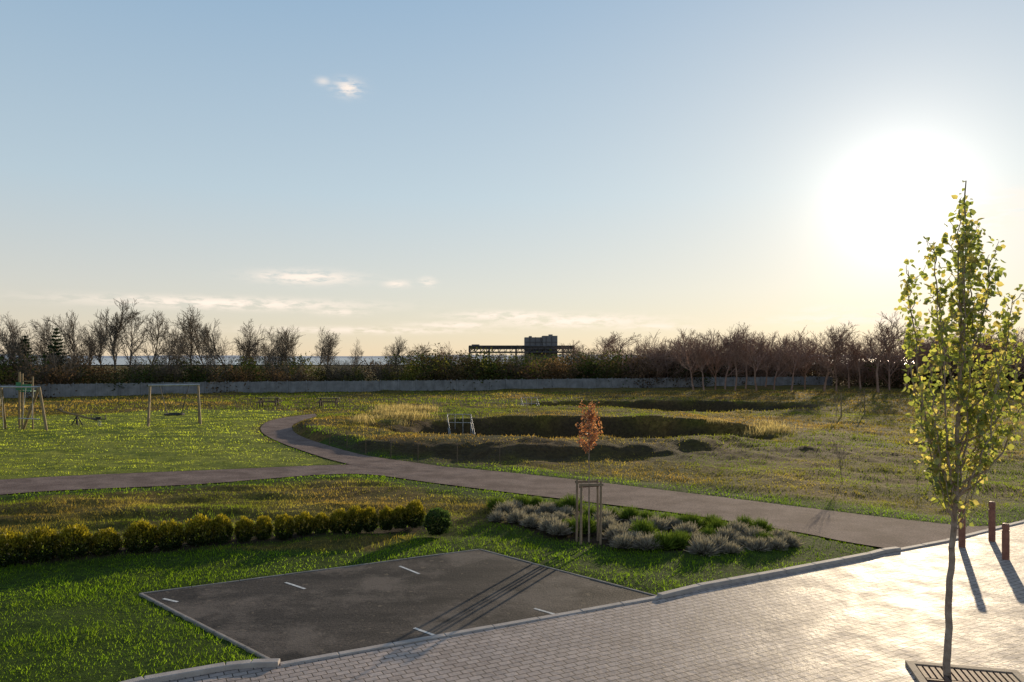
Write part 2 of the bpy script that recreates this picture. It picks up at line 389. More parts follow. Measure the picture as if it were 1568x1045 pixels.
BT=[mesh_np('bare_tree',*bare_tree(100+s,10,3,(.03,.07,.05,.09)[s%4],first=2+s%3),bark_far) for s in range(8)]
BW=[mesh_np('bare_tree_hazed',*bare_tree(200+s,10,3,(.09,.05,.07)[s%3],first=2+s%3),bark_hazed) for s in range(6)]
cloudy=leafmat('scrub_leaves',.3,1.0,1.6,.0)
def scrub(seed,cols,n=1700,W=2.6,H=3.2):
    rng=np.random.RandomState(seed); K=22
    cc=rng.normal(size=(K,3))*[W*.42,W*.42,H*.22]+[0,0,H*.42]; cc[:,2]=np.clip(cc[:,2],.2,H*.85)
    idx=rng.randint(0,K,n); P=cc[idx]+rng.normal(size=(n,3))*[.42,.42,.34]; P[:,2]=np.abs(P[:,2])
    ck=np.array(cols)[rng.randint(0,len(cols),K)]
    return leaf_quads(P,.2,rng,ck[idx],.4,.3)
SC=[]
for s,c in ((1,[(.05,.07,.02),(.08,.075,.03)]),(2,[(.08,.06,.035),(.05,.06,.022)]),(3,[(.16,.10,.06),(.09,.06,.04)]),(4,[(.05,.07,.02),(.13,.12,.03)])):
    V,Fs,C=scrub(s,c); SC.append(mesh_np('scrub',V,Fs,cloudy,C))
def bushy(seed,H=4,n=18):
    rng=np.random.RandomState(seed); segs=[]
    for i in range(n):
        a=rng.uniform(0,6.28); r=rng.uniform(0,1.2)
        d=np.array([math.cos(a)*.35,math.sin(a)*.35,1.]); d/=np.linalg.norm(d)
        grow(segs,rng,np.array([math.cos(a)*r,math.sin(a)*r,-.1]),d,H*rng.uniform(.5,1),.035,2,4,.06,.14,(.3,.8),(7,5,5,4,2),.012)
    return tubes(segs,3)
BS=[mesh_np('twig_bush',*bushy(60+s),bark_far) for s in range(3)]
BSW=[mesh_np('twig_bush_hazed',*bushy(70+s),bark_hazed) for s in range(3)]
# ------------------------------------------------------------- boundary fence
FEN=[(-95,78),(XY(0,85),85),(XY(350,96),96),(XY(700,103.5),103.5),(XY(1060,117),117),(XY(1275,123),123)]
bl=[]
for (x1,y1),(x2,y2) in zip(FEN[:-1],FEN[1:]):
    D=math.hypot(x2-x1,y2-y1); n=int(D/.16); a=math.atan2(y2-y1,x2-x1)
    for k in range(n):
        t=(k+.5)/n; bl.append(((x1+(x2-x1)*t,y1+(y2-y1)*t,.66+random.uniform(-.04,.04)),(.15,.02,1.5),a+random.uniform(-.2,.2)))
    for k in range(int(D/2.4)+1):
        t=k*2.4/D; bl.append(((x1+(x2-x1)*t,y1+(y2-y1)*t-.07,.70),(.12,.1,1.66),a))
V,Fs=boxes(bl); me=bpy.data.meshes.new('boundary_fence'); me.from_pydata(V,[],Fs)
me.materials.append(principled('weathered_boards',(.15,.15,.155),(.28,.28,.29),1.2,.8,0)); obj('boundary_fence',me)
def fy(x): return float(np.interp(x,[p[0] for p in FEN]+[110],[p[1] for p in FEN]+[128]))
# ------------------------------------------------------------- trees
rng=np.random.RandomState(5)
def put_tree(u,top,Yd,hazed=False,wid=1.0):
    X0=XY(u,Yd); H=ZT(top,Yd); L=BW if hazed else BT
    m=L[rng.randint(len(L))]; s=H/10
    return obj('bare_tree',m,None,(X0,Yd,-.1),rng.uniform(0,6.28),(s*wid,s*wid,s))
for u,t,Yd,w in ((28,484,104,.8),(42,474,100,.8),(70,492,112,.7),(98,484,108,.7),(112,474,103,.8),(140,486,112,.8),(160,480,108,.75),(183,454,100,.85),(197,470,112,.75),(222,474,108,.8),(255,500,118,.8),(300,466,104,.85),(322,480,116,.8),(335,492,120,.7),(345,486,110,.8),(368,486,118,.8),(382,494,122,.8),(400,498,120,.8),(425,496,112,.9),(446,502,120,.8),(462,504,124,.8),(483,498,114,.85),(505,508,122,.9),(543,516,118,.55),(603,512,118,.7),(612,524,122,.8),(655,525,124,.9),(12,508,100,.8),(270,505,118,.8),(630,528,130,.9)):
    put_tree(u,t,Yd,False,w)
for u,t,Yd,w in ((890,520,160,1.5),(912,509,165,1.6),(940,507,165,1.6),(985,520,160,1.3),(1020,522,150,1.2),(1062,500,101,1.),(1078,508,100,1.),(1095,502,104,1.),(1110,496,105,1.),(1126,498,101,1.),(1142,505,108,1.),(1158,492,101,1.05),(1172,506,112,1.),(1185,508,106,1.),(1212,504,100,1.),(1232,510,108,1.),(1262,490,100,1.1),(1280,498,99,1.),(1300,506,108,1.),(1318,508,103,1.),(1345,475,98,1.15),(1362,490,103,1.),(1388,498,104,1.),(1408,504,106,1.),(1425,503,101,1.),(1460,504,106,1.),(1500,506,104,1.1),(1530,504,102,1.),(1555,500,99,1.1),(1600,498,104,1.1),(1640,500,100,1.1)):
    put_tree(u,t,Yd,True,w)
th=empty('distant_treeline')
k=0
for X0 in np.arange(-120,-8,3.3):
    for row in range(2):
        Yd=fy(X0)+5+row*9+rng.uniform(-2,2); xx=X0+rng.uniform(-1.3,1.3); u=784+xx/Yd*F
        s=rng.uniform(.95,1.6)*(1.1 if u<480 else .9)
        obj('scrub_%d'%k,SC[rng.randint(4)],th,(xx,Yd,-.2),rng.uniform(0,6.28),(s*1.25,s,s*rng.uniform(.85,1.15))); k+=1
        if rng.rand()<(.55 if u<520 else .2):
            obj('twigs_%d'%k,BS[rng.randint(3)],th,(xx,Yd+1,-.2),rng.uniform(0,6.28),rng.uniform(.8,1.5) if u<520 else rng.uniform(.7,1.1)); k+=1
for X0 in np.arange(-12,36,3.0):
    for row in range(2):
        Yd=fy(X0)+6+row*16+rng.uniform(-3,3); xx=X0*(1+row*.12)+rng.uniform(-1.3,1.3); s=rng.uniform(1.45,1.95)
        obj('scrub_%d'%k,SC[rng.randint(4)],th,(xx,Yd,-.2),rng.uniform(0,6.28),(s*1.25,s,s)); k+=1
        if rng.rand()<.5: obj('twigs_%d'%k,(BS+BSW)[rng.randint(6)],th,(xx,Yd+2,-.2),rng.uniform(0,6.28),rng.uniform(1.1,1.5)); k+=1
for X0 in np.arange(22,125,3.2):
    for row in range(2):
        Yd=fy(X0)+3+row*9+rng.uniform(-2,2) if X0<52 else 114+row*10+rng.uniform(-2,2)
        xx=X0+rng.uniform(-1.2,1.2); s=rng.uniform(1.3,1.9)
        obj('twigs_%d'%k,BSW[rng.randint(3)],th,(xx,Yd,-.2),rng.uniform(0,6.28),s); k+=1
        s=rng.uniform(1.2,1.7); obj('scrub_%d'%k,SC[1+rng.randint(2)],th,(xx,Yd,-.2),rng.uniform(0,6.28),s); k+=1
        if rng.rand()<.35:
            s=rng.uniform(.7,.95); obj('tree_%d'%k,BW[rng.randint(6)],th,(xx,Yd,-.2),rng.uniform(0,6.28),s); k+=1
def conifer(x0,y0,H):
    rr=np.random.RandomState(9); segs=[((0,0,-.2),(0,0,H),.16,.02)]; P=[]
    zz=H*.18
    while zz<H*.97:
        L=(1-zz/H)*H*.36+.15
        for i in range(8):
            a=rr.uniform(0,6.28); l=L*rr.uniform(.6,1.1); e=np.array([math.cos(a)*l,math.sin(a)*l,zz+l*.18])
            segs.append(((0,0,zz),e,.03,.008))
            m=int(l*45); t=rr.uniform(.1,1,(m,1)); P.append(np.array([0,0,zz])*(1-t)+e*t+rr.normal(size=(m,3))*.08)
        zz+=H*.055
    P=np.concatenate(P); e=empty('conifer_tree',(x0,y0,0))
    obj('trunk',mesh_np('con_trunk',*tubes(segs,4),bark_far),e)
    V,Fs,C=leaf_quads(P,.22,rr,(.03,.05,.025),.4,.25); obj('needles',mesh_np('con_needles',V,Fs,cloudy,C),e)
conifer(XY(86,98),98,ZT(500,98))
conifer(XY(38,100),100,ZT(512,100))
# ------------------------------------------------------------- right foreground tree
tb=principled('young_bark',(.20,.14,.10),(.40,.31,.24),9,.8,.5,40,.01)
lf=leafmat('fresh_leaves',.6,1.0,2.3,.05)
def fg_tree():
    rr=np.random.RandomState(21); x0,y0=G(1450,1036); e=empty('young_birch_tree',(x0,y0,0))
    segs=[]
    def path(pts,r0,r1,n=8,wob=.012):
        pts=np.array(pts,float); C=np.array(catmull([tuple(p) for p in pts],n)); C[1:-1]+=rr.normal(size=C[1:-1].shape)*wob
        m=len(C)-1
        for i in range(m):
            segs.append((C[i],C[i+1],r0+(r1-r0)*i/m,r0+(r1-r0)*(i+1)/m))
        return C
    leader=path([(0,0,-.05),(.05,.02,1.2),(.12,0,2.4),(.17,.03,3.6),(.2,0,4.8),(.24,.02,5.9),(.27,0,7.0)],.052,.008,8,.007)
    LV=[];LD=[]
    def leaves_on(C,dens,spread,t0=.0):
        for i in range(len(C)-1):
            if i/len(C)<t0: continue
            L=np.linalg.norm(C[i+1]-C[i]); n=rr.poisson(L*dens)
            for _ in range(n):
                t=rr.rand(); b=C[i]*(1-t)+C[i+1]*t; off=rr.normal(size=3)*spread; b=b+off
                d=off/(np.linalg.norm(off)+1e-6)*.6+rr.normal(size=3)*.5; d[2]-=.35; LV.append(b); LD.append(d)
    leaves_on(leader[int(len(leader)*.55):],46,.055)
    spec=[(-.50,.1,5.75,2.5),(-.25,-.35,5.0,2.35),(.02,.3,5.5,2.6),(.30,-.1,5.3,2.45),(.62,.2,5.35,3.0),(.80,-.15,5.05,3.3),(1.0,.1,5.35,3.6),(.1,-.3,6.2,3.6),(-.05,.25,6.1,3.9),(.52,.3,6.0,4.1),(.48,-.2,5.85,4.4),(-.42,.3,4.9,2.8),
          (-.35,-.2,4.4,2.5),(.55,-.3,4.4,2.5),(.85,.25,4.3,2.9),(1.08,0,4.7,3.2),(-.18,.35,4.0,2.4),(.05,-.2,6.5,4.6),(.42,.1,6.4,4.9),(.75,0,3.6,2.5),(-.22,.0,3.5,2.3),(.95,-.2,4.0,2.7),(.6,.1,4.0,2.5)]
    for (tx,ty,tz,sz) in spec:
        sx=np.interp(sz,leader[:,2],leader[:,0]); st=np.array([sx,0,sz]); en=np.array([tx,ty,tz])
        mid1=st*.7+en*.3+np.array([(tx-sx)*.25,ty*.25,-.05]); mid2=st*.3+en*.7+np.array([(tx-sx)*.18,ty*.15,0])
        C=path([st,mid1,mid2,en],.017,.005,6,.018); leaves_on(C,33,.06,.28)
        for i in range(3,len(C)-1):
            if rr.rand()<.6:
                d=rr.normal(size=3)*.55; d[2]=abs(d[2])+.8; d/=np.linalg.norm(d); L=rr.uniform(.15,.38)
                c2=path([C[i],C[i]+d*L*.5+rr.normal(size=3)*.02,C[i]+d*L],.006,.003,3,.006); leaves_on(c2,38,.05)
    for i in range(14):
        z0=rr.uniform(2.0,2.7); a=rr.uniform(0,6.28); st=np.array([np.interp(z0,leader[:,2],leader[:,0]),0,z0]); L=rr.uniform(.4,.9)
        en=st+np.array([math.cos(a)*.32,math.sin(a)*.32,L]); c2=path([st,(st+en)/2+np.array([math.cos(a)*.08,math.sin(a)*.08,-.03]),en],.009,.003,4,.01); leaves_on(c2,20,.05,.3)
    obj('trunk_and_branches',mesh_np('fg_trunk',*tubes(segs,7),tb,smooth=True),e)
    LVa=np.array(LV);LDa=np.array(LD); cols=np.array([(.26,.26,.065),(.18,.20,.05),(.34,.28,.10),(.13,.15,.04)])[rr.randint(0,4,len(LVa))]
    V,Fs,C=leaf_six(LVa,LDa,.088,rr,cols,.3); obj('leaves',mesh_np('fg_leaves',V,Fs,lf,C),e)
    print('fg leaves',len(LV))
fg_tree()
px0,py0=G(1462,1050); e=empty('tree_pit',(px0+.25,py0-.12,0),math.radians(-14))
wood=principled('pit_timber',(.30,.22,.15),(.5,.39,.28),7,.8,.4,40,.01,obj=True)
iron=principled('pit_grate_iron',(.09,.055,.035),(.22,.12,.08),9,.7,.2,metal=.1,obj=True)
s=.68
V,Fs=boxes([((0,s,.01),(2*s+.1,.1,.06),0),((0,-s,.01),(2*s+.1,.1,.06),0),((s,0,.01),(.1,2*s-.104,.06),0),((-s,0,.01),(.1,2*s-.104,.06),0)])
me=bpy.data.meshes.new('frame'); me.from_pydata(V,[],Fs); me.materials.append(wood); obj('frame',me,e)
V,Fs=boxes([((-.58+i*.083,q*.40,.015),(.055,.47,.03),0) for i in range(15) for q in (-1,1)]+[((0,.13,.014),(1.2,.04,.026),0),((0,-.13,.014),(1.2,.04,.026),0)])
me=bpy.data.meshes.new('grate'); me.from_pydata(V,[],Fs); me.materials.append(iron); obj('grate',me,e)
# ------------------------------------------------------------- staked small tree
def staked():
    rr=np.random.RandomState(31); x0,y0=G(902,829); e=empty('copper_sapling_tree',(x0,y0,0)); segs=[]; P=[];D=[]
    for i in range(14): segs.append(((rr.normal()*.004,0,i*.24-.02),(rr.normal()*.004,0,(i+1)*.24-.02),.026-.0014*i,.026-.0014*(i+1)))
    for i in range(56):
        z0=rr.uniform(2.1,3.2); a=rr.uniform(0,6.28); L=rr.uniform(.22,.5)*(1.0 if z0<2.9 else .75); d=np.array([math.cos(a)*.8,math.sin(a)*.8,.8]); d/=np.linalg.norm(d)
        en=np.array([0,0,z0])+d*L; segs.append(((0,0,z0),en,.007,.003))
        for t in rr.uniform(.2,1.05,17): P.append(np.array([0,0,z0])*(1-t)+en*t+rr.normal(size=3)*.03); D.append(rr.normal(size=3)+d*.5)
    obj('trunk',mesh_np('cs_trunk',*tubes(segs,6),tb),e)
    cols=np.array([(.45,.18,.09),(.32,.11,.06),(.50,.25,.13)])[rr.randint(0,3,len(P))]
    V,Fs,C=leaf_six(np.array(P),np.array(D),.055,rr,cols,.3); obj('leaves',mesh_np('cs_leaves',V,Fs,leafmat('copper_leaves',.45,1,1.5),C),e)
    stk=principled('stake_timber',(.18,.125,.08),(.32,.23,.15),6,.8,.3,obj=True)
    e2=empty('tree_stakes',(x0,y0,0),.12); h=1.48
    V,Fs=tubes([((-.27,.18,-.05),(-.26,.18,h),.03,.028),((-.25,-.2,-.05),(-.235,-.2,h-.03),.03,.028),((.27,.2,-.05),(.26,.2,h),.03,.028),((.24,-.2,-.05),(.25,-.2,h+.02),.03,.028)],8)
    obj('posts',mesh_np('posts',V,Fs,stk,smooth=True),e2)
    V,Fs=boxes([((0,-.24,h-.06),(.60,.022,.06),0),((0,.24,h-.06),(.60,.022,.06),0)])
    me=bpy.data.meshes.new('rails'); me.from_pydata(V,[],Fs); me.materials.append(stk); obj('rails',me,e2)
    V,Fs=tubes([((-.25,0,h-.15),(.25,0,h-.13),.018,.018)],6); obj('tie',mesh_np('tie',V,Fs,iron),e2)
staked()
# ------------------------------------------------------------- golden hedge shrubs
gl=leafmat('golden_foliage',.4,1.0,1.9,.02)
def shrub(seed,gold=True,n=3200):
    rr=np.random.RandomState(seed); u=unit(rr.normal(size=(n,3)))
    lump=1+.10*np.sin(u[:,0]*7+seed)*np.sin(u[:,1]*6+seed*2)+.08*np.sin(u[:,2]*9+u[:,0]*5)+rr.normal(0,.05,n)
    rad=rr.uniform(.35,1.,n)**.35*lump
    P=u*rad[:,None]*[.30,.30,.34]+[0,0,.31]; P[:,2]=np.maximum(P[:,2],.01)
    a=unit(u*.6+rr.normal(size=(n,3))*.4+[0,0,1.])
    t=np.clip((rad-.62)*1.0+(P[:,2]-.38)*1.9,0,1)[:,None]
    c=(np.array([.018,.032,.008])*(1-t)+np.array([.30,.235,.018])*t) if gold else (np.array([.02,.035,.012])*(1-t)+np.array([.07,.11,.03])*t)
    return leaf_quads(P,.058,rr,c,.4,.26,a)
GS=[]
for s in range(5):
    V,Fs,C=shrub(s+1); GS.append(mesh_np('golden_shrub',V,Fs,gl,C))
V,Fs,C=shrub(20,False); GD=mesh_np('evergreen_shrub',V,Fs,gl,C)
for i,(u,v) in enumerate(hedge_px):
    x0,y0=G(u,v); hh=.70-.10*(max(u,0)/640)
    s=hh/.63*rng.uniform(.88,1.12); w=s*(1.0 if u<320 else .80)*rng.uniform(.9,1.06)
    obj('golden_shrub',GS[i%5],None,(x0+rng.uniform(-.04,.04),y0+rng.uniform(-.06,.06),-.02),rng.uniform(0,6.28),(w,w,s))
x0,y0=G(670,817); obj('evergreen_shrub',GD,None,(x0,y0,-.02),1.,(1.15,1.1,1.0))
# ------------------------------------------------------------- lavender bed
lm=leafmat('lavender_foliage',.3,1.0,1.3,0)
def lav(seed,kind='lav',n=1000):
    rr=np.random.RandomState(seed); a=rr.uniform(0,6.28,n); el=np.arccos(rr.uniform(.12 if kind!='reed' else .8,1,n)); L=rr.uniform(.20,.42,n)
    D=np.stack([np.sin(el)*np.cos(a),np.sin(el)*np.sin(a),np.cos(el)],1)
    sp_=.07 if kind!='reed' else .35
    b=np.stack([rr.normal(0,sp_,n),rr.normal(0,sp_,n),np.full(n,.0)],1); w=.009
    sdv=unit(np.cross(D,rr.normal(size=(n,3))))*w; T=b+D*L[:,None]; M=b+D*L[:,None]*.6
    col=np.array({'green':[.13,.18,.03],'lav':[.31,.27,.235],'reed':[.42,.32,.17]}[kind])
    c=col*rr.uniform(.5,1.35,(n,1))
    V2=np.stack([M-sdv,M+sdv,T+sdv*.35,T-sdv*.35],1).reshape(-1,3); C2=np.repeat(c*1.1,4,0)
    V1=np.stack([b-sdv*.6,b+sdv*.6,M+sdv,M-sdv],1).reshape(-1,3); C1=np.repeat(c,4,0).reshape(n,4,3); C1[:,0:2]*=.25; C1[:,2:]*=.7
    if kind=='reed': C1=np.repeat(c*.8,4,0).reshape(n,4,3)
    return np.concatenate([V1,V2]),np.arange(8*n).reshape(-1,4),np.concatenate([C1.reshape(-1,3),C2])
LVm=[]
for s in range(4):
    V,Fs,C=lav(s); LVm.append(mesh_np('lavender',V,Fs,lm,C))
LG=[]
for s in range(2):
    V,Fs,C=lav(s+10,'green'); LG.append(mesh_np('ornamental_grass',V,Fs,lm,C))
V,Fs,C=lav(33,'reed',130); RD=mesh_np('dry_reeds',V,Fs,leafmat('reed_straw',.5,1,1.6,0),C)
lav_px=[(762,798),(775,788),(792,800),(788,782),(812,790),(815,806),(835,798),(845,812),(838,786),(858,800),(868,790),(856,818),(930,812),(925,800),(945,826),(958,815),(955,838),(972,832),(992,840),(1005,812),(1010,830),(975,806),(1052,822),(1068,835),(1078,848),(1098,842),(1112,830),(1120,848),(1130,820),(1138,838),(1155,828),(1160,844),(1186,842),(1196,828),(1208,836),(1030,808)]
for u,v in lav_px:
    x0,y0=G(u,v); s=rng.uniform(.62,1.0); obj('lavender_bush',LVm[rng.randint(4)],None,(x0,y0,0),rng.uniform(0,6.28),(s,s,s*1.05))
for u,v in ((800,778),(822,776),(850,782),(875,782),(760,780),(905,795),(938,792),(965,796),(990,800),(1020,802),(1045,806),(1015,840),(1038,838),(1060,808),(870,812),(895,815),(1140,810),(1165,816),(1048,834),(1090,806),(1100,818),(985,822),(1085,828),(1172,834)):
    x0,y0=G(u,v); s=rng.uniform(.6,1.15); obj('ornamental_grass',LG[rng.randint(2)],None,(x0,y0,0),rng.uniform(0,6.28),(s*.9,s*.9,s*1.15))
rx=np.concatenate([rng.uniform(XY(565,52),XY(650,52),20),rng.uniform(12.8,16.5,8)]); ry=np.concatenate([rng.uniform(46,58,20),rng.uniform(44,50,8)])
rz=height(rx,ry)
e=empty('dry_reed_bed')
for q in range(len(rx)):
    s=rng.uniform(1.,1.8); obj('clump_%d'%q,RD,e,(rx[q],ry[q],rz[q]),rng.uniform(0,6.28),(s*.9,s*.9,s))
# ------------------------------------------------------------- bollards
bm=principled('bollard_timber',(.18,.065,.045),(.32,.14,.09),9,.6,.3,obj=True)
def bollard(u,v,h):
    x0,y0=G(u,v); r=.075
    prof=[(r,-.05),(r,h*.80),(r*.86,h*.805),(r*.86,h*.83),(r,h*.835),(r,h*.96),(r*.8,h),(0.001,h+.01)]
    k=14; V=[];Fs=[]
    for rr_,zz in prof:
        for j in range(k): V.append((rr_*math.cos(6.2832*j/k),rr_*math.sin(6.2832*j/k),zz))
    for i in range(len(prof)-1):
        for j in range(k): Fs.append((i*k+j,i*k+(j+1)%k,(i+1)*k+(j+1)%k,(i+1)*k+j))
    me=bpy.data.meshes.new('timber_bollard'); me.from_pydata(V,[],Fs); me.materials.append(bm); obj('timber_bollard',me,None,(x0,y0,0))
bollard(1473,838,.95); bollard(1519,829,.97); bollard(1540,857,.80)
# ------------------------------------------------------------- play equipment
steel=principled('galvanised_steel',(.35,.35,.35),(.5,.5,.5),5,.4,0,metal=.6)
ptim=principled('play_timber',(.17,.12,.06),(.28,.20,.10),4,.7,0)
grn=principled('green_plastic',(.02,.14,.06),(.03,.2,.08),4,.5,0)
blk=principled('black_rubber',(.02,.02,.02),(.04,.04,.04),4,.7,0)
y0=50.2; xl,xr=XY(231,y0),XY(303,y0); bz=ZT(590,y0); e=empty('basket_swing',((xl+xr)/2,y0,0),.43); hw=(xr-xl)/2*.93
segs=[]
for s in (-1,1):
    for q in (-1,1): segs.append(((s*(hw+.12),q*1.1,-.15),(s*hw,0,bz),.075,.065))
obj('legs',mesh_np('legs',*tubes(segs,8),ptim,smooth=True),e)
obj('top_bar',mesh_np('bar',*tubes([((-hw-.12,0,bz),(hw+.12,0,bz),.06,.06)],8),steel),e)
segs=[]; cz=.72; rr_=.58
ring=[(rr_*math.cos(a),rr_*math.sin(a),cz) for a in np.linspace(0,2*math.pi,25)]
for a,b in zip(ring[:-1],ring[1:]): segs.append((a,b,.07,.07))
for q in range(-4,5):
    t=q*.12; L=math.sqrt(rr_**2-t*t); segs.append(((t,-L,cz-.03),(t,L,cz-.03),.018,.018)); segs.append(((-L,t,cz-.03),(L,t,cz-.03),.018,.018))
obj('basket',mesh_np('basket',*tubes(segs,6),blk),e)
segs=[]
for s in (-1,1):
    for q in (-1,1): segs.append(((s*.9,0,bz),(s*.42,q*.4,cz),.022,.022))
obj('chains',mesh_np('chains',*tubes(segs,5),blk),e)
y0=46.; e=empty('climbing_frame',(XY(45,y0),y0,0)); 
def lx(u): return XY(u,y0)-XY(45,y0)
bz=ZT(593,y0)
seg=[((lx(60),0,bz),(lx(80),-.5,-.15),.08,.08),((lx(60),0,bz),(lx(24),.6,-.15),.08,.08),((lx(-60),0,bz),(lx(-40),-.5,-.15),.07,.07),((lx(-60),0,bz),(lx(-90),.5,-.15),.07,.07),((lx(2),0,bz),(lx(12),-1.2,-.15),.07,.07),((lx(2),0,bz),(lx(-8),1.,-.15),.07,.07)]
obj('a_frames',mesh_np('a',*tubes(seg,8),ptim,smooth=True),e)
seg=[((lx(-75),0,bz),(lx(62),0,bz),.06,.06),((lx(24),.3,.75),(lx(66),-.3,.75),.04,.04),((lx(38),.1,bz),(lx(33),.1,.75),.02,.02),((lx(50),.1,bz),(lx(47),.1,.75),.02,.02)]
for q in range(5): seg.append(((lx(2-q*8),0,bz),(lx(2-q*8),.2,.1),.014,.014))
for q in range(6): seg.append(((lx(2),.0,.4+q*.4),(lx(-32),.0,.4+q*.4),.014,.014))
obj('beam_and_net',mesh_np('bn',*tubes(seg,6),steel),e)
seg=[((lx(5),1.5,-.15),(lx(5),1.5,3.6),.06,.06),((lx(13),1.3,-.15),(lx(13),1.3,3.5),.06,.06),((lx(31),1.2,-.15),(lx(31),1.2,3.3),.05,.05),((lx(13),1.3,3.),(lx(31),1.2,3.),.04,.04)]
obj('posts',mesh_np('po',*tubes(seg,8),ptim,smooth=True),e)
V,Fs=boxes([((lx(8),1.35,2.7),(.45,.06,.5),0),((lx(22),1.25,2.4),(.7,.5,.06),0),((lx(22),1.2,2.65),(.6,.04,.35),0)])
me=bpy.data.meshes.new('panels'); me.from_pydata(V,[],Fs); me.materials.append(grn); obj('panels',me,e)
x0,y0=G(118,651); e=empty('seesaw',(x0,y0,0),-.2)
obj('plank',mesh_np('pl',*tubes([((-1.5,0,.95),(1.5,0,.35),.06,.06)],8),ptim),e)
obj('pivot',mesh_np('pv',*tubes([((-.3,-.25,-.15),(0,0,.62),.04,.04),((.3,.25,-.15),(0,0,.62),.04,.04),((-.3,.25,-.15),(0,0,.62),.04,.04),((.3,-.25,-.15),(0,0,.62),.04,.04)],6),blk),e)
obj('handles',mesh_np('hd',*tubes([((-1.1,-.2,1.15),(-1.1,.2,1.15),.02,.02),((-1.1,0,.87),(-1.1,0,1.15),.02,.02),((1.1,-.2,.7),(1.1,.2,.7),.02,.02),((1.1,0,.42),(1.1,0,.7),.02,.02)],6),blk),e)
V,Fs=boxes([((-1.4,0,1.02),(.35,.28,.05),0),((1.4,0,.46),(.35,.28,.05),0)]); me=bpy.data.meshes.new('seats'); me.from_pydata(V,[],Fs); me.materials.append(blk); obj('seats',me,e)
x0,y0=G(152,653); e=empty('spring_rider',(x0,y0,0),.4)
sp=[(.1*math.cos(t),.1*math.sin(t),t/60) for t in np.linspace(0,24,70)]
obj('spring',mesh_np('sp',*tubes([(a,b,.015,.015) for a,b in zip(sp[:-1],sp[1:])],5),steel),e)
V,Fs=boxes([((0,0,.46),(.8,.22,.06),0),((.35,0,.6),(.06,.2,.3),0),((-.05,.0,.56),(.3,.25,.12),0)]); me=bpy.data.meshes.new('body'); me.from_pydata(V,[],Fs); me.materials.append(blk); obj('body',me,e)
dk=principled('picnic_timber',(.05,.035,.025),(.10,.07,.05),4,.8,0)
for u,v in ((412,623),(503,623)):
    x0,y0=G(u,v); e=empty('picnic_table',(x0,y0,0),.1)
    bl=[((0,q*.15,.78),(2.0,.14,.06),0) for q in (-2,-1,0,1,2)]+[((0,s*.72,.46),(2.0,.26,.06),0) for s in (-1,1)]
    V,Fs=boxes(bl); me=bpy.data.meshes.new('boards'); me.from_pydata(V,[],Fs); me.materials.append(dk); obj('boards',me,e)
    seg=[]
    for s in (-.7,.7):
        seg+=[((s,-.8,-.12),(s,-.2,.76),.06,.06),((s,.8,-.12),(s,.2,.76),.06,.06),((s,-.8,.41),(s,.8,.41),.05,.05)]
    obj('legs',mesh_np('lg',*tubes(seg,6),dk),e)
wm=principled('galvanised_railing',(.35,.35,.35),(.5,.5,.5),4,.5,0,metal=.2)
def railing(x0,y0,zb,rot,L=1.8):
    e=empty('safety_railing',(x0,y0,zb),rot); seg=[]
    for q in range(4): seg.append(((q*L/3-L/2,0,-.5),(q*L/3-L/2,0,1.1),.02,.02))
    for zz in (.55,1.1): seg.append(((-L/2,0,zz),(L/2,0,zz),.02,.02))
    for sx in (-L/2,L/2): seg+=[((sx,0,1.1),(sx+.6,-1.6,-.1),.02,.02),((sx,0,.55),(sx+.6,-1.6,-.6),.02,.02),((sx+.6,-1.6,-1.2),(sx+.6,-1.6,-.1),.02,.02)]
    obj('rails',mesh_np('rails',*tubes(seg,6),wm),e)
xr_,yr_=-3.5,49.6; railing(xr_,yr_,float(height(np.array([xr_]),np.array([yr_]))[0])+.3,-.15,1.6)
xr_,yr_=1.6,71.; railing(xr_,yr_,float(height(np.array([xr_]),np.array([yr_]))[0])+.1,-.15,1.5)
WF=GP([(505,684),(560,698),(640,709),(700,712),(765,711),(830,706)]); seg=[]
pts=[]
for (x1,y1),(x2,y2) in zip(WF[:-1],WF[1:]):
    D=math.hypot(x2-x1,y2-y1); n=max(1,int(D/1.6))
    for q in range(n): t=q/n; pts.append((x1+(x2-x1)*t,y1+(y2-y1)*t))
for q in pts: seg.append(((q[0],q[1],-.15),(q[0],q[1],.95),.014,.014))
for a,b in zip(pts[:-1],pts[1:]):
    for zz in (.2,.4,.6,.8,.92): seg.append(((a[0],a[1],zz),(b[0],b[1],zz),.003,.003))
obj('wire_fence',mesh_np('wire_fence',*tubes(seg,4),dk))
SP=[]
for s in range(2):
    rr=np.random.RandomState(300+s); segs=[]; grow(segs,rr,np.array([0,0,-.15]),np.array([0,0,1.]),2.4,.028,0,2,.1,.07,(.3,.6),(7,4,3,2,2)); V,Fs=tubes(segs,4); V[:,2]*=2.6/V[:,2].max(); SP.append(mesh_np('bare_sapling',V,Fs,bark_far))
for i,(u,v,t) in enumerate(((1290,741,672),(1280,641,596),(1316,636,592),(1405,742,700))):
    x0,y0=G(u,v); H=ZT(t,y0); obj('bare_sapling',SP[i%2],None,(x0,y0,0),i*1.3,(H/2.6*.6,H/2.6*.6,H/2.6))
for u,v in ((1284,641),(1320,636)):
    x0,y0=G(u,v); obj('sapling_stake',mesh_np('stk',*tubes([((0,0,-.15),(0,0,1.9),.05,.045)],6),ptim),None,(x0+.2,y0,0))
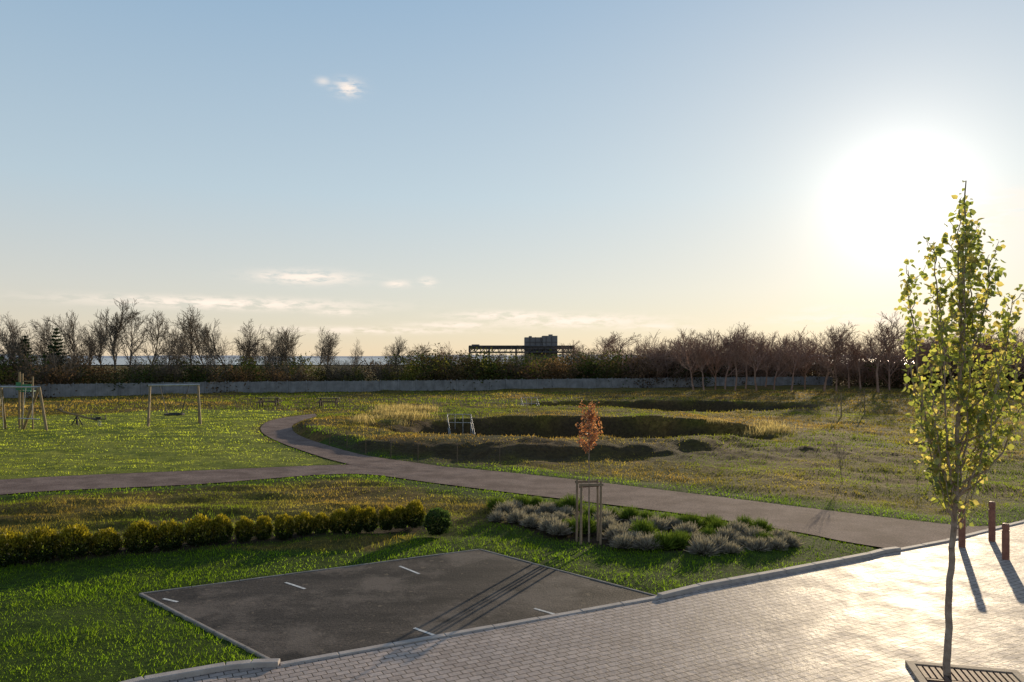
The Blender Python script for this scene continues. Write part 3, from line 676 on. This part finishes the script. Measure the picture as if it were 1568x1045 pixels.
# ------------------------------------------------------------- industrial building on the skyline
bc=principled('grey_cladding',(.15,.145,.15),(.20,.195,.20),.3,.8,0)
bd=principled('dark_steel',(.06,.055,.06),(.10,.09,.09),.3,.7,0)
Yb=300.; e=empty('industrial_building',(XY(828,Yb),Yb,0)); 
def bx(u): return XY(u,Yb)-XY(828,Yb)
zt=ZT(515,Yb)
V,Fs=boxes([((bx(816),0,zt/2-.3),(bx(829)-bx(803),10,zt-.6),0),((bx(841)+.05,0,zt/2),(bx(852)-bx(829.5),10.6,zt),0),((bx(843),0,zt+.3),(1.6,2,.7),0),((bx(812),0,zt-.3),(1.2,2,.6),0)])
me=bpy.data.meshes.new('blocks'); me.from_pydata(V,[],Fs); me.materials.append(bc); obj('blocks',me,e)
V,Fs=boxes([((bx(803+i*8.1),-5.35,zt/2),(.25,.2,zt-1),0) for i in range(1,6)]+[((bx(828),-5.4,z0),(12.4,.15,.2),0) for z0 in (8.,10.6)])
me=bpy.data.meshes.new('cladding_ribs'); me.from_pydata(V,[],Fs); me.materials.append(bd); obj('cladding_ribs',me,e)
za,zb=ZT(531,Yb),ZT(540,Yb); seg=[]
for yy in (-6.5,-9.5):
    seg+=[((bx(720),yy,za),(bx(877),yy,za),.3,.3),((bx(720),yy,zb),(bx(877),yy,zb),.3,.3)]
    us=np.linspace(720,877,19)
    for a,b in zip(us[:-1],us[1:]):
        seg+=[((bx(a),yy,zb),(bx(b),yy,za),.10,.10),((bx(a),yy,za),(bx(a),yy,zb),.12,.12)]
for u in (721,750,790,860,876):
    seg.append(((bx(u),-8,0),(bx(u),-8,za),.35,.35))
obj('lattice_gantry',mesh_np('lat',*tubes(seg,4),bd),e)
V,Fs=boxes([((bx(798),-8,zb+.1),(bx(877)-bx(720),2.6,.3),0),((bx(798),-8,za-.7),(bx(877)-bx(720),2.4,1.0),0),((bx(730),-8,za+.3),(3.,2.8,.8),0)]); me=bpy.data.meshes.new('deck'); me.from_pydata(V,[],Fs); me.materials.append(bd); obj('deck',me,e)
# ------------------------------------------------------------- estuary water and hills
wmt,nt,out=newmat('sea_water'); p=N(nt,'ShaderNodeBsdfPrincipled'); p.inputs['Base Color'].default_value=(.12,.17,.22,1); p.inputs['Roughness'].default_value=.25
bp=N(nt,'ShaderNodeBump'); bp.inputs['Strength'].default_value=.3; nt.links.new(noise(nt,.3,4),bp.inputs['Height']); nt.links.new(bp.outputs[0],p.inputs['Normal']); nt.links.new(p.outputs[0],out.inputs[0])
sheet('sea',[(-6500,420),(6500,420),(6500,6300),(-6500,6300)],.5,wmt)
hx=np.linspace(-6500,6500,160); hz=26+fbm(hx,hx*0,1500,5)*14+fbm(hx,hx*0,400,6)*5
V=[];Fs=[]
for a,b in zip(hx,hz): V+=[(a,5600,0),(a,5900,b*.8),(a,6300,b)]
for i in range(len(hx)-1):
    o=i*3; Fs+=[(o,o+3,o+4,o+1),(o+1,o+4,o+5,o+2)]
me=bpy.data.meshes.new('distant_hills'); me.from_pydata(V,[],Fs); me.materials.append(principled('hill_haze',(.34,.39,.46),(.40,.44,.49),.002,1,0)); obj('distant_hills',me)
# ------------------------------------------------------------- sky and sun
SAZ=math.atan2(1380-784,F); SEL=math.atan2(HV-310,math.hypot(F,1380-784))
sd=Vector((math.sin(SAZ)*math.cos(SEL),math.cos(SAZ)*math.cos(SEL),math.sin(SEL)))
w=bpy.data.worlds.new('World'); sc.world=w; w.use_nodes=True; nt=w.node_tree
for n in list(nt.nodes): nt.nodes.remove(n)
out=nt.nodes.new('ShaderNodeOutputWorld'); bg=nt.nodes.new('ShaderNodeBackground'); nt.links.new(bg.outputs[0],out.inputs[0])
STR=.12; bg.inputs[1].default_value=STR
sky=nt.nodes.new('ShaderNodeTexSky'); sky.sky_type='NISHITA'; sky.sun_disc=False; sky.sun_elevation=SEL; sky.sun_rotation=SAZ
sky.altitude=0; sky.air_density=1.0; sky.dust_density=0.0; sky.ozone_density=1.0
tc=nt.nodes.new('ShaderNodeTexCoord'); nrm=nt.nodes.new('ShaderNodeVectorMath'); nrm.operation='NORMALIZE'; nt.links.new(tc.outputs['Generated'],nrm.inputs[0])
sp=nt.nodes.new('ShaderNodeSeparateXYZ'); nt.links.new(nrm.outputs[0],sp.inputs[0])
az=math_(nt,'ARCTAN2',sp.outputs[0],sp.outputs[1]); el=math_(nt,'ARCSINE',sp.outputs[2])
dt=nt.nodes.new('ShaderNodeVectorMath'); dt.operation='DOT_PRODUCT'; nt.links.new(nrm.outputs[0],dt.inputs[0]); dt.inputs[1].default_value=sd
th_=math_(nt,'MULTIPLY',math_(nt,'ARCCOSINE',math_(nt,'MINIMUM',dt.outputs['Value'],.99999)),57.2958)
def gl_(sig,amp,p=2):
    t=math_(nt,'DIVIDE',th_,sig); t=math_(nt,'POWER',t,p); t=math_(nt,'MULTIPLY',t,-1.0); t=math_(nt,'EXPONENT',t); return math_(nt,'MULTIPLY',t,amp)
def scl(f,c):
    v=nt.nodes.new('ShaderNodeVectorMath'); v.operation='SCALE'
    if hasattr(c,'links'): nt.links.new(c,v.inputs[0])
    else: v.inputs[0].default_value=c
    if hasattr(f,'links'): nt.links.new(f,v.inputs['Scale'])
    else: v.inputs['Scale'].default_value=f
    return v.outputs[0]
def addv(a,b):
    v=nt.nodes.new('ShaderNodeVectorMath'); v.operation='ADD'; nt.links.new(a,v.inputs[0]); nt.links.new(b,v.inputs[1]); return v.outputs[0]
eln=math_(nt,'DIVIDE',math_(nt,'MAXIMUM',el,0.0),math.pi/2)
hz_=ramp(nt,eln,[(0,(.58,.48,.38)),(.055,(.54,.52,.49)),(.133,(.42,.51,.57)),(.28,(.26,.39,.53)),(.6,(.10,.15,.25)),(1,(.07,.10,.18))])
glow=addv(scl(gl_(2.6,.9/STR,1.25),(1,.98,.94)),addv(scl(gl_(7.0,.13/STR,1.5),(1,.95,.85)),scl(gl_(14.,.50/STR,1.),(.92,.62,.30))))
cv=nt.nodes.new('ShaderNodeCombineXYZ'); nt.links.new(math_(nt,'MULTIPLY',az,38.),cv.inputs[0]); nt.links.new(math_(nt,'MULTIPLY',el,150.),cv.inputs[1])
cn=noise(nt,1.0,6,.62,cv.outputs[0])
mask=None
for u,v,hw,hh,am in ((533,135,15,8,.9),(495,125,8,4,.5),(470,425,52,7,1),(412,423,16,4,.7),(350,465,150,6,1),(215,459,45,4,.8),(608,435,14,4,.8),(655,432,9,5,.7),(780,484,60,5,1),(880,492,90,7,1),(700,498,55,4,.8),(520,478,30,4,.7),(560,506,130,4,.7),(1280,474,50,5,.8),(1300,488,90,6,1),(1390,470,55,7,.9),(1530,335,60,22,.8),(1540,302,40,7,.6),(1000,500,50,4,.7),(1480,480,90,8,.8)):
    a0=math.atan2(u-784,F); e0=math.atan2(HV-v,math.hypot(F,u-784)); wa=hw/F*math.cos(a0)**2; we=hh/F
    da=math_(nt,'MULTIPLY',math_(nt,'SUBTRACT',az,a0),1/wa); de=math_(nt,'MULTIPLY',math_(nt,'SUBTRACT',el,e0),1/we)
    r2=math_(nt,'ADD',math_(nt,'MULTIPLY',da,da),math_(nt,'MULTIPLY',de,de))
    m=math_(nt,'MULTIPLY',math_(nt,'EXPONENT',math_(nt,'MULTIPLY',r2,-.6)),am)
    mask=m if mask is None else math_(nt,'MAXIMUM',mask,m)
cf=math_(nt,'MULTIPLY',mask,math_(nt,'MULTIPLY_ADD',math_(nt,'SUBTRACT',cn,.38),6.0,0.0,clamp=True),clamp=True)
base=addv(addv(scl(.22,sky.outputs[0]),scl(1/STR,hz_)),glow)
cl=mixc(nt,math_(nt,'MULTIPLY',cf,.9),base,(1.15/STR,.98/STR,.84/STR))
nt.links.new(cl,bg.inputs[0])
w.cycles.sampling_method='MANUAL'; w.cycles.sample_map_resolution=512
sl=bpy.data.lights.new('sun','SUN'); sl.energy=5; sl.angle=math.radians(.5); sl.color=(1,.80,.54)
so=obj('sun',sl); so.rotation_euler=(-sd).to_track_quat('-Z','Y').to_euler()
print('done')
